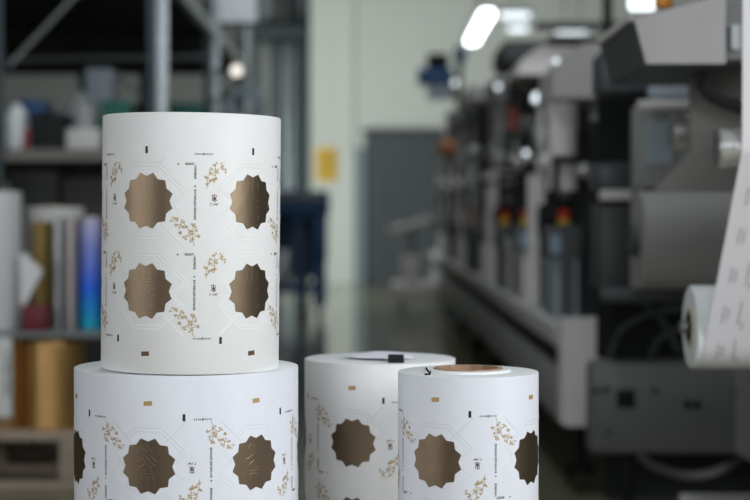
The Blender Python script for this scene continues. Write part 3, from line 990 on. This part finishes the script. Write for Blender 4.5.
def printing_unit(i, y, L):
    rnd = random.Random(40 + i)
    u = thing('printing_unit', looks[i], 'printing unit', (PX + 0.4, y + L / 2, 0.55), 'printing units of the press')
    zb = 0.552
    H = (0.93, 1.0, 1.1, 1.0, 1.12, 1.05, 1.15, 1.18)[i]
    near = M['mgrey'] if i in (3, 6) else M['mblack']
    # shaped near side plate with a window cut out of it (arch outline)
    a = y + 0.06
    b = y + L * 0.86
    out = [(a, zb), (b, zb), (b, zb + H * 0.62), (b - 0.10, zb + H * 0.72), (b - 0.16, zb + H), (a + 0.14, zb + H), (a + 0.03, zb + H * 0.84), (a, zb + H * 0.55)]
    obj('side_plate', prism(new(), out, 'x', PX + 0.10, PX + 0.135), near, u)
    obj('side_plate', prism(new(), out, 'x', PX + 0.82, PX + 0.86), M['mgrey'], u)
    # lower cabinet with black cavity beside it
    bx('cabinet', M[('mblue', 'mlight', 'mblack', 'mlight', 'mdark', 'mlight', 'mgrey', 'mlight')[i]], u, PX + 0.015, PX + 0.095, y + 0.05, y + L * 0.42, zb, zb + 0.27, bev=0.006)
    bx('cavity_box', M['mblack'], u, PX + 0.14, PX + 0.81, y + 0.10, y + L * 0.8, zb, zb + 0.34)
    for k in range(4):
        xx, yy = PX + rnd.uniform(-0.01, 0.07), y + 0.17 + 0.24 * k
        za = zb + rnd.choice((0.0, 0.28, 0.4))
        ww = rnd.choice((0.015, 0.025, 0.035))
        bx('guide_rail', M[rnd.choice(('mlight', 'mblack', 'mgrey', 'mblack', 'mlight'))], u, xx, xx + ww, yy, yy + 0.03, za, za + rnd.uniform(0.2, 0.55))
    bx('post', M['mlight' if i % 2 else 'mdark'], u, PX + 0.03, PX + 0.075, y + 0.01, y + 0.048, zb, zb + (0.33, 0.55, 0.3, 0.6, 0.35, 0.5, 0.4, 0.6)[i])
    # black frame window at eye height
    bm = new()
    zf = EYE + 0.05
    box(bm, PX + 0.0, PX + 0.02, y - 0.0, y + 0.02, zf, zf + 0.16)
    box(bm, PX + 0.02, PX + 0.15, y - 0.0, y + 0.02, zf + 0.135, zf + 0.16)
    box(bm, PX + 0.13, PX + 0.15, y, y + 0.02, zf, zf + 0.135)
    obj('sight_frame', bm, M['mblack'], u)
    # rollers across the web
    for k in range(5):
        r_ = rnd.choice((0.03, 0.045, 0.06))
        yy = y + 0.12 + 0.62 * L * k / 5
        zz = zb + 0.40 + rnd.uniform(0, 0.42)
        bm = new()
        cyl(bm, (PX + 0.03 + rnd.uniform(0, 0.05), yy, zz), r_, 0.78, 'x', seg=28, bev=0.004)
        obj('roller', bm, M[('dull_metal', 'mdark', 'chrome')[k % 3]], u)
    bm = new()
    cyl(bm, (PX + 0.14, y + L * 0.45, zb + H * 0.52), 0.17, 0.68, 'x', seg=40, bev=0.005)
    obj('impression_drum', bm, M['mdark'], u)
    # gear motor
    bm = new()
    cyl(bm, (PX + 0.02, y + L * 0.62, zb + 0.34), 0.07, 0.12, 'x', seg=24, bev=0.01)
    obj('gear_motor', bm, M['mblack'], u)
    # control box
    zc = EYE - 0.135
    cbx = bx('control_box', M['mdark'], u, PX - 0.02, PX + 0.10, y + 0.02, y + 0.16, zc, EYE - 0.030, bev=0.006)
    if i < 2:
        bx('screen', M['screen'], cbx, PX - 0.006, PX + 0.07, y + 0.016, y + 0.021, zc + 0.012, EYE - 0.058)
    if i in (0, 1, 2, 4):
        e_stop(u, PX + (0.045 if i == 0 else 0.03), y + 0.07, EYE - 0.030, 0.62 if i == 0 else 0.72)
    # top housing
    zt = zb + H
    if i == 1:
        zt -= 0.07
    if i == 1:
        pts = []
        w0, w1 = PX - 0.01, PX + 0.55
        for k in range(9):
            t = PI - PI * k / 8
            pts.append(((w0 + w1) / 2 + (w1 - w0) / 2 * math.cos(t), zt + 0.02 + 0.15 * math.sin(t)))
        obj('lamp_housing', prism(new(), pts, 'y', y + 0.15, y + L * 0.7), M['mlight'], u, smooth=50)
    elif i == 0:
        pass
    else:
        wx = PX + 0.02 + 0.05 * (i % 2)
        bx('lamp_housing', (M['mgrey'], M['mlight'], M['mdark'])[i % 3], u, wx, wx + 0.55, y + 0.14, y + L * 0.72, zt, zt + 0.12 + 0.04 * (i % 2), bev=0.03)
    # hose loop
    x_ = PX + 0.10 + rnd.uniform(-0.06, 0.1)
    bm = new()
    hz_ = 0.02 if i < 2 else 0.10
    tube(bm, curve_pts([(x_, y + 0.1, zb + 0.5), (x_ - 0.05, y + 0.15, zt - 0.1), (x_ + 0.05, y + 0.3, zt + hz_), (x_ + 0.22, y + 0.45, zt - 0.01)]), 0.022, 8)
    obj('hose', bm, M['cable'] if i in (3, 5) else M['hose'], u)
    # handwheel
    bm = new()
    c_ = Vector((PX + 0.005, y + L * 0.3, zb + H * 0.6))
    tube(bm, [c_ + Vector((0, 0.06 * math.cos(q), 0.06 * math.sin(q))) for q in [j * 2 * PI / 24 for j in range(25)]], 0.009, 8)
    for q in (0, 2.1, 4.2):
        tube(bm, [c_, c_ + Vector((0, 0.06 * math.cos(q), 0.06 * math.sin(q)))], 0.006, 6)
    cyl(bm, c_, 0.014, 0.10, 'x', seg=12)
    obj('handwheel', bm, M['chrome'], u)
    # top knobs
    for k in range(2):
        bm = new()
        bmesh.ops.create_uvsphere(bm, u_segments=16, v_segments=10, radius=0.028)
        bmesh.ops.translate(bm, verts=bm.verts[:], vec=(PX + 0.115 + 0.3 * k, y + 0.055, zb + H * (0.55 - 0.03 * k)))
        obj('knob', bm, M['chrome'], u)
    return u


ys = [5.75, 7.0, 8.2, 9.6, 11.1, 12.6, 14.2, 16.0]
units = []
for i, y in enumerate(ys):
    units.append(printing_unit(i, y, 1.12))

# nearest unit: large rounded guard and the pale upright drum below it
u0 = units[0]
yq = 5.72
gx0, gx1, gz0, gz1 = X(552, yq), X(640, yq), Z(98, yq), Z(43, yq)
pts = [(gx1, gz0), (gx0, gz0), (gx0 + 0.005, gz0 + 0.06)]
for k in range(9):
    t = PI * 0.97 - (PI / 2 * 0.97) * k / 8
    pts.append((gx0 + 0.135 + 0.13 * math.cos(t), gz1 - 0.125 + 0.125 * math.sin(t)))
pts.append((gx1, gz1))
obj('rounded_guard', prism(new(), pts, 'y', yq, yq + 0.55), mat('guard_grey', (0.50, 0.48, 0.48), 0.4), u0, smooth=50)
obj('upright_drum', cyl(new(), (X(562, yq + 0.1), yq + 0.1, Z(190, yq)), 0.05, Z(100, yq) - Z(190, yq), seg=28), M['mlight'], u0)
bx('back_cover', M['mgrey'], u0, X(575, yq + 0.2), X(620, yq + 0.2), yq + 0.16, yq + 0.20, Z(172, yq), Z(100, yq), bev=0.01)
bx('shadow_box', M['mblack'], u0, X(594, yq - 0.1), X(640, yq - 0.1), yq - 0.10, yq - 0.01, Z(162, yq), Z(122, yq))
bx('post', M['mlight'], u0, X(613, yq - 0.12), X(628, yq - 0.12), yq - 0.18, yq - 0.12, Z(135, yq), Z(86, yq), bev=0.01)
# red label on the third unit, orange lamp on the sixth, glowing discs as painted glints
bx('red_label', mat('dark_red_label', (0.22, 0.03, 0.02), 0.5), units[2], X(508, 8.2), X(517, 8.2), 8.18, 8.199, Z(130, 8.2), Z(108, 8.2))
bm = new()
bmesh.ops.create_uvsphere(bm, u_segments=20, v_segments=12, radius=0.07)
bmesh.ops.translate(bm, verts=bm.verts[:], vec=W(447, 148, 12.62))
obj('orange_lamp', bm, mat('orange_brown', (0.50, 0.20, 0.08), 0.5), units[5])
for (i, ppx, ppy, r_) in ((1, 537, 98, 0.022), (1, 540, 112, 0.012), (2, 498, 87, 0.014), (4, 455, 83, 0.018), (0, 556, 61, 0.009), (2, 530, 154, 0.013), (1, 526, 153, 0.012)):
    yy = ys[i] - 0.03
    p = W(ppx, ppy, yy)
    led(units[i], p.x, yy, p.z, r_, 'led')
# blower of the last unit
ub = units[7]
bd_ = 15.9
bx('blower_body', M['blue'], ub, X(418, bd_), X(453, bd_), bd_, bd_ + 0.3, Z(84, bd_), Z(68, bd_), bev=0.02, label='dark blue blower body')
bx('blower_cap', M['mblack'], ub, X(427, bd_), X(449, bd_), bd_ + 0.03, bd_ + 0.27, Z(68, bd_), Z(53, bd_), bev=0.03)
bx('blower_tray', mat('pale_tray', (0.42, 0.47, 0.55), 0.5), ub, X(428, bd_), X(454, bd_), bd_ + 0.02, bd_ + 0.28, Z(98, bd_), Z(84, bd_), bev=0.01)
obj('blower_arm', tube(new(), [(X(448, bd_), bd_ + 0.15, Z(84, bd_)), (X(456, bd_) + 0.05, bd_ + 0.2, Z(100, bd_)), (PX + 0.12, bd_ + 0.22, 1.0)], 0.03), M['mblack'], ub)
bx('blower_motor', M['blue'], ub, X(455, bd_), X(466, bd_), bd_, bd_ + 0.2, Z(62, bd_), Z(46, bd_), bev=0.02)
obj('motor_arm', tube(new(), [(X(460, bd_), bd_ + 0.1, Z(60, bd_)), (X(460, bd_), bd_ + 0.15, 1.9), (PX + 0.12, bd_ + 0.22, 1.4)], 0.03), M['mblack'], ub)

# dark overhead frame carrying cables above the near units
of = thing('cable_gantry', 'black overhead cable gantry above the near printing units', 'gantry', (1.2, 6.9, 0))
for x, y in ((1.56, 6.93), (1.56, 8.1)):
    bx('post', M['mblack'], of, x, x + 0.06, y, y + 0.06, 0, 2.2)
bx('crossbar', M['mblack'], of, X(548, 6.93), 1.62, 6.93, 6.97, Z(46, 6.93), Z(37, 6.93))
bx('crossbar', M['mdark'], of, X(536, 8.1), 1.62, 8.1, 8.16, Z(30, 8.1), Z(22, 8.1))
bx('drop_post', M['mblack'], of, X(603, 6.93), X(612, 6.93), 6.93, 6.97, Z(36.9, 6.93), Z(-20, 6.93))
bx('crossbar', M['mblack'], of, 1.56, 1.62, 6.98, 8.1, 1.75, 1.85)

# lamps hanging over the press
def strip_lamp(label, x0, x1, y0, y1, z, m):
    t = thing('strip_lamp', label, 'lamp', ((x0 + x1) / 2, (y0 + y1) / 2, z), 'strip lamps over the press')
    bx('lamp_tube', M[m], t, x0, x1, y0, y1, z, z + 0.05, bev=0.02)
    bx('reflector', M['mdark'], t, x0 - 0.02, x1 + 0.02, y0 - 0.02, y1 + 0.02, z + 0.051, z + 0.075)
    for k in (0.25, 0.75):
        obj('rod', cyl(new(), (x0 + (x1 - x0) * k, y0 + (y1 - y0) * k, z + 0.075), 0.006, 5.2 - z - 0.075, seg=8), M['steel'], t)


strip_lamp('bright strip lamp running along the press, leftmost of the lamps', X(484, 11.2), X(499, 11.2), 11.6, 13.5, Z(10, 11.2), 'lamp')
strip_lamp('short strip lamp right of the brightest one', X(500, 15), X(530, 15), 15.0, 15.1, Z(18, 15), 'lamp_soft')
strip_lamp('short strip lamp below and beyond the other short lamp', X(508, 17), X(528, 17), 17.0, 17.1, Z(31, 17), 'lamp_soft')
strip_lamp('faint strip lamp over the near units, rightmost of the lamps', X(556, 13), X(588, 13), 13.0, 13.08, Z(33, 13), 'lamp_soft')

# delivery table at the far end
DT = 15.4
dt = thing('delivery_table', 'pale delivery table at the far end of the press', 'table', (X(420, DT), DT + 0.4, 0))
bx('tabletop', M['mlight'], dt, X(392, DT), PX - 0.03, DT, DT + 0.8, Z(300, DT), Z(284, DT), bev=0.02)
bx('control_cabinet', M['mlight'], dt, X(402, DT), X(420, DT), DT + 0.1, DT + 0.4, Z(284, DT), Z(256, DT), bev=0.01)
for a in (X(400, DT), X(440, DT)):
    for y in (DT + 0.05, DT + 0.7):
        bx('leg', M['mgrey'], dt, a, a + 0.05, y, y + 0.05, 0, Z(300, DT))
bm = new()
p, q = W(388, 232, DT + 0.3), W(432, 219, DT + 0.3)
tube(bm, [p, q], 0.035)
obj('guide_bar', bm, M['mlight'], dt)
obj('bar_post', tube(new(), [W(412, 226, DT + 0.3), W(412, 257, DT + 0.3)], 0.02), M['mdark'], dt)

# ================================================================== REWINDER at the near end (right)
RW = thing('rewinder', 'grey rewinder of the press with a wide lower panel', 'machine', (1.1, 4.4, 0))
PY = 4.8
bx('lower_panel', mat('panel_grey', (0.125, 0.13, 0.13), 0.45), RW, X(590, PY), 1.75, PY, PY + 0.10, Z(455, PY), Z(361, PY), bev=0.02)
bm = new()
box(bm, X(617, PY), X(635, PY), PY - 0.006, PY + 0.001, Z(408, PY), Z(390, PY), bev=0.002)
obj('socket', bm, M['mblack'], RW)
for (a, b, r_) in ((655, 391, 0.008), (688, 405, 0.012), (698, 405, 0.012), (735, 393, 0.008), (609, 433, 0.006), (606, 390, 0.009), (596, 391, 0.009)):
    bm = new()
    cyl(bm, (X(a, PY), PY - 0.006, Z(b, PY)), r_, 0.008, 'y', seg=16)
    obj('bolt', bm, M['mblack'], RW)
for x in (X(632, PY), 1.5):
    bm = new()
    cyl(bm, (x, PY + 0.06, 0), 0.045, 0.025, seg=20)
    cyl(bm, (x, PY + 0.06, 0.025), 0.018, Z(455, PY) - 0.02, seg=16)
    obj('foot', bm, M['mblack'], RW)
bx('under_tray', M['mblack'], RW, 0.72, 2.4, 5.30, 5.33, 0.02, 0.25)  # added black plate that puts shade under the panel
cbm = new()
tube(cbm, curve_pts([W(640, 456, PY + 0.3), W(655, 467, PY + 0.25), W(685, 476, PY + 0.2), W(715, 473, PY + 0.22), W(745, 456, PY + 0.3)]), 0.012, 8)
obj('hanging_cable', cbm, M['cable'], RW)
# frame at right that carries arms (out of the picture), back wall, cavity
out = [(2.7, 0.35), (4.6, 0.24), (5.25, 0.24), (5.25, 1.75), (4.4, 1.75), (3.6, 1.33), (2.6, 1.2)]
obj('side_frame', prism(new(), out, 'x', 1.02, 1.08), M['mgrey'], RW)
bx('floor_leg', M['mdark'], RW, 1.0, 1.1, 2.75, 3.0, 0, 0.37)
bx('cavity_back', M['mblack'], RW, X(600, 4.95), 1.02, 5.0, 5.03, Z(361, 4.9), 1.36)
# dark void around the unwound blank roll, hoses in it
for ctrl in ([(610, 356), (622, 330), (650, 314), (690, 308)], [(650, 358), (662, 338), (690, 325)], [(640, 300), (660, 318), (680, 352)]):
    bm = new()
    tube(bm, curve_pts([W(a, b, 4.85 - 0.02 * k) for k, (a, b) in enumerate(ctrl)]), 0.008, 8)
    obj('cable', bm, M['mdark'], RW)
bx('cross_member', M['mdark'], RW, X(602, 4.6), 1.02, 4.6, 4.66, Z(303, 4.6), Z(288, 4.6), bev=0.01)
# grey panel zone above
d_ = 4.3
bx('rear_panel', M['mgrey'], RW, X(634, d_), 1.02, d_, d_ + 0.04, Z(188, d_), Z(106, d_), bev=0.006)
bx('data_plate', M['mblue'], RW, X(645, d_), X(672, d_), d_ - 0.008, d_ - 0.0002, Z(164, d_), Z(121, d_))
bx('upper_rail', M['mlight'], RW, X(636, d_ - 0.06), 1.02, d_ - 0.10, d_ - 0.06, Z(111, d_), Z(103, d_), bev=0.004)
bx('pale_bar', M['mblue'], RW, X(648, d_), 1.02, d_ - 0.02, d_ + 0.02, Z(100, d_), Z(87, d_), bev=0.004)
bx('slate_housing', M['mslate'], RW, X(601, 4.4), 1.02, 4.42, 4.6, Z(92, 4.4), Z(50, 4.4), bev=0.01)
bx('thin_post', M['mgrey'], RW, X(631, 4.45), X(637, 4.45), 4.42, 4.46, Z(288, 4.4), Z(110, 4.4))
bx('slate_block', M['mslate'], RW, X(598, 4.7), X(632, 4.7), 4.7, 4.9, Z(190, 4.7), Z(163, 4.7), bev=0.01)
bx('slate_block', M['mdark'], RW, X(600, 4.7), X(632, 4.7), 4.7, 4.9, Z(290, 4.7), Z(205, 4.7), bev=0.01)
bx('bracket', M['mlight'], RW, X(600, 4.66), X(640, 4.66), 4.62, 4.69, Z(200, 4.7), Z(190, 4.7))
# paper web in shade, painted taupe, with a slanting lower left corner
d_ = 3.45
pp = [(690, 66), (760, 66), (760, 192), (652, 192), (660, 184), (690, 150)]
gp = obj('guard_plate', prism(new(), [(X(a, d_), Z(b, d_)) for a, b in pp], 'y', d_, d_ + 0.02), M['mtaupe'], RW)
bx('guard_arm', M['mdark'], RW, X(750, d_), 1.02, d_, d_ + 0.02, Z(190, d_), Z(70, d_))
bm = new()
tube(bm, curve_pts([W(700, 78, d_ - 0.03), W(706, 92, d_ - 0.03), W(724, 102, d_ - 0.03), W(752, 110, d_ - 0.03)]), 0.012, 8)
obj('hose', bm, M['hose'], RW)
# idler rollers
def idler(cx, cy, r_px, d, x1=1.02):
    r_ = r_px / F * d
    x0 = X(cx, d)
    bm = new()
    cyl(bm, (x0, d, Z(cy, d)), r_, 0.022, 'x', seg=40, bev=0.004)
    cyl(bm, (x0 + 0.022, d, Z(cy, d)), r_ * 0.95, 0.008, 'x', seg=40)
    cyl(bm, (x0 + 0.03, d, Z(cy, d)), r_, x1 - x0 - 0.03, 'x', seg=40, bev=0.003)
    o = obj('idler_roller', bm, M['chrome'], RW)
    bm = new()
    cyl(bm, (x0 - 0.0015, d, Z(cy, d)), r_ * 0.9, 0.0015, 'x', seg=40)
    obj('end_disc', bm, M['dull_metal'], o)


idler(716, 148, 19.5, 2.80)
idler(671, 132, 17.5, 3.56)
bx('upper_post', M['mgrey'], RW, 1.02, 1.08, 2.76, 2.84, 1.19, 1.78)
obj('guide_roller', cyl(new(), (0.58, 2.8, 1.70), 0.031, 0.44, 'x', bev=0.003), M['dull_metal'], RW)
# head cover: pentagon front, extruded back
h0, h1_ = 3.2, 3.68
pp = [(632.5, 17), (645, 65), (726, 65), (726, -10), (700, 0)]
pts = [(X(a, h0), Z(b, h0)) for a, b in pp]
hc = obj('head_cover', prism(new(), pts, 'y', h0 + 0.004, h1_), M['mslate'], RW, label='dark slate cover body')
obj('cover_face', prism(new(), [(X(a, h0), Z(b, h0)) for a, b in [(633.5, 18), (645.8, 64), (725, 64), (725, -8.5), (700, 1)]], 'y', h0, h0 + 0.0045), M['mlight'], hc, label='pale grey front face')
bx('edge_strip', M['mlight'], hc, X(628.5, h0), X(633, h0), h0 + 0.004, h1_, Z(21, h0), Z(14, h0))
bx('head_arm', M['mgrey'], RW, X(726, h0) + 0.001, 1.02, 3.3, 3.5, Z(60, 3.3), Z(-30, 3.3))
bx('warning_label', M['white'], RW, X(729.5, 3.3), X(738, 3.3), 3.29, 3.2998, Z(50, 3.3), Z(26, 3.3))
# beacon and glowing white box above the head cover
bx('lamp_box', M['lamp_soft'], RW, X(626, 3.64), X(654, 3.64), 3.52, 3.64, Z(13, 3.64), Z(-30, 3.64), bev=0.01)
bm = new()
cyl(bm, (X(663, 3.4), 3.4, Z(9, 3.4)), 0.018, 0.06, seg=24, bev=0.004)
obj('beacon', bm, M['orange'], RW, label='orange beacon')

# blank grey roll on the unwinding shaft
d_ = 4.1
br = thing('blank_roll', 'blank grey paper roll lying on its shaft in the rewinder', 'paper roll', (X(636, d_) + 0.2, d_, Z(290, d_)))
r_ = 49 / F * d_
bm = new()
lathe(bm, [(0.04, 0), (r_ - 0.003, 0), (r_, 0.003), (r_, 0.372), (r_ - 0.003, 0.375), (0.04, 0.375)], 'x', (X(638, d_), d_, Z(240, d_)), 72)
obj('wound_paper', bm, mat('grey_paper', (0.30, 0.30, 0.295), 0.6), br)
bm = new()
cyl(bm, (X(638, d_) - 0.02, d_, Z(240, d_)), 0.0395, 0.40, 'x', seg=32)
obj('core', bm, M['mdark'], br)

# printed roll being wound, with its web coming down over the idler
d_ = 3.0
RR = 41.5 / F * d_
rc = Vector((X(690, d_), d_, Z(327, d_)))
wr_ = thing('rewound_roll', 'printed white roll being wound on the rewinder, its web hanging from above', 'paper roll', (rc.x + 0.2, d_, rc.z - RR))
bm = new()
lathe(bm, [(0.036, 0), (RR - 0.003, 0), (RR, 0.003), (RR, 0.427), (RR - 0.003, 0.43), (0.036, 0.43)], 'x', rc, 96)
obj('wound_paper', bm, M['paper_edge'], wr_)
bm = new()
lathe(bm, [(0.0285, -0.002), (0.0355, -0.002), (0.0355, 0.43), (0.0285, 0.43)], 'x', rc, 48)
obj('core', bm, mat('yellowish_core', (0.55, 0.50, 0.30), 0.7), wr_)
bm = new()
cyl(bm, rc + Vector((-0.004, 0, 0)), 0.028, 0.46, 'x', seg=40, bev=0.004)
obj('chuck', bm, M['mblack'], wr_)
bm = new()
cyl(bm, rc + Vector((-0.018, 0, 0)), 0.012, 0.014, 'x', seg=24, bev=0.002)
obj('shaft_end', bm, M['dull_metal'], wr_)
# web: straight fall, then slanting back to the roll front and round its underside
prof = []
iy, iz, ir = 2.80, Z(148, 2.8), 19.5 / F * 2.8
yw = iy - ir - 0.001
prof.append((yw, 1.7))
prof.append((yw, iz + 0.004))
for k in range(5):
    a = PI + 0.10 * k
    prof.append((iy + (ir + 0.001) * math.cos(a), iz + (ir + 0.001) * math.sin(a)))
for k in range(15):
    a = PI + 0.40 + (PI * 0.75) * k / 14 - 0.12
    prof.append((rc.y + (RR + 0.0012) * math.cos(a), rc.z + (RR + 0.0012) * math.sin(a)))
bm = new()
wx0, wx1 = rc.x + 0.014, rc.x + 0.414


def skew(z):
    return max(0.0, min(1.0, (z - rc.z) / (iz - rc.z))) * 0.027


A = [bm.verts.new((wx0 + skew(z), y, z)) for y, z in prof]
B = [bm.verts.new((wx1, y, z)) for y, z in prof]
A2 = [bm.verts.new((wx0 + skew(z), y - 0.0006, z - 0.0002)) for y, z in prof]
B2 = [bm.verts.new((wx1, y - 0.0006, z - 0.0002)) for y, z in prof]
n = len(prof)
for k in range(n - 1):
    bm.faces.new([A[k], A[k + 1], B[k + 1], B[k]])
    bm.faces.new([A2[k], B2[k], B2[k + 1], A2[k + 1]])
    bm.faces.new([A[k], A2[k], A2[k + 1], A[k + 1]])
    bm.faces.new([B[k], B[k + 1], B2[k + 1], B2[k]])
bm.faces.new([A[0], B[0], B2[0], A2[0]])
bm.faces.new([A[-1], A2[-1], B2[-1], B[-1]])
web = obj('web', bm, mat('web_paper', (0.74, 0.72, 0.75), 0.6), wr_, smooth=50)
# print on the web: short lines of type following the fall
cum = [0]
for k in range(1, n):
    cum.append(cum[-1] + math.hypot(prof[k][0] - prof[k - 1][0], prof[k][1] - prof[k - 1][1]))


def on_web(s, x):
    for k in range(1, n):
        if s <= cum[k] or k == n - 1:
            t = (s - cum[k - 1]) / (cum[k] - cum[k - 1])
            y = prof[k - 1][0] + (prof[k][0] - prof[k - 1][0]) * t
            z = prof[k - 1][1] + (prof[k][1] - prof[k - 1][1]) * t
            return Vector((x + skew(z), y - 0.0012, z - 0.0005))


bm = new()
s0 = cum[1] - 0.30
rnd = random.Random(12)
while s0 < cum[-1] - 0.02:
    for (dx, ds, L) in ((0.022, 0.0, 0.03), (0.030, 0.004, 0.022), (0.050, -0.01, 0.045), (0.058, 0.03, 0.012), (0.085, 0, 0.03), (0.12, 0.01, 0.04), (0.022 + 0.14, 0.0, 0.03), (0.19, -0.01, 0.045)):
        s = s0 + ds
        e = s + L
        while s < e and s < cum[-1] - 0.01:
            l_ = rnd.uniform(0.002, 0.006)
            w_ = 0.0018
            x = wx0 + dx
            vs = [bm.verts.new(on_web(a, b)) for a, b in ((s, x), (s, x + w_), (s + l_, x + w_), (s + l_, x))]
            bm.faces.new(vs)
            s += l_ + 0.0012
    s0 += 0.075
obj('lettering', bm, M['grey_ink'], web)

# white carton at lower right on the floor
d_ = 4.2
bm = new()
box(bm, X(680, d_), X(820, d_), d_ - 0.25, d_, 0, Z(494, d_ - 0.0), bev=0.004)
tag(obj('white_carton', bm, M['offwhite']), 'plain white carton on the floor below the rewinder', 'carton')
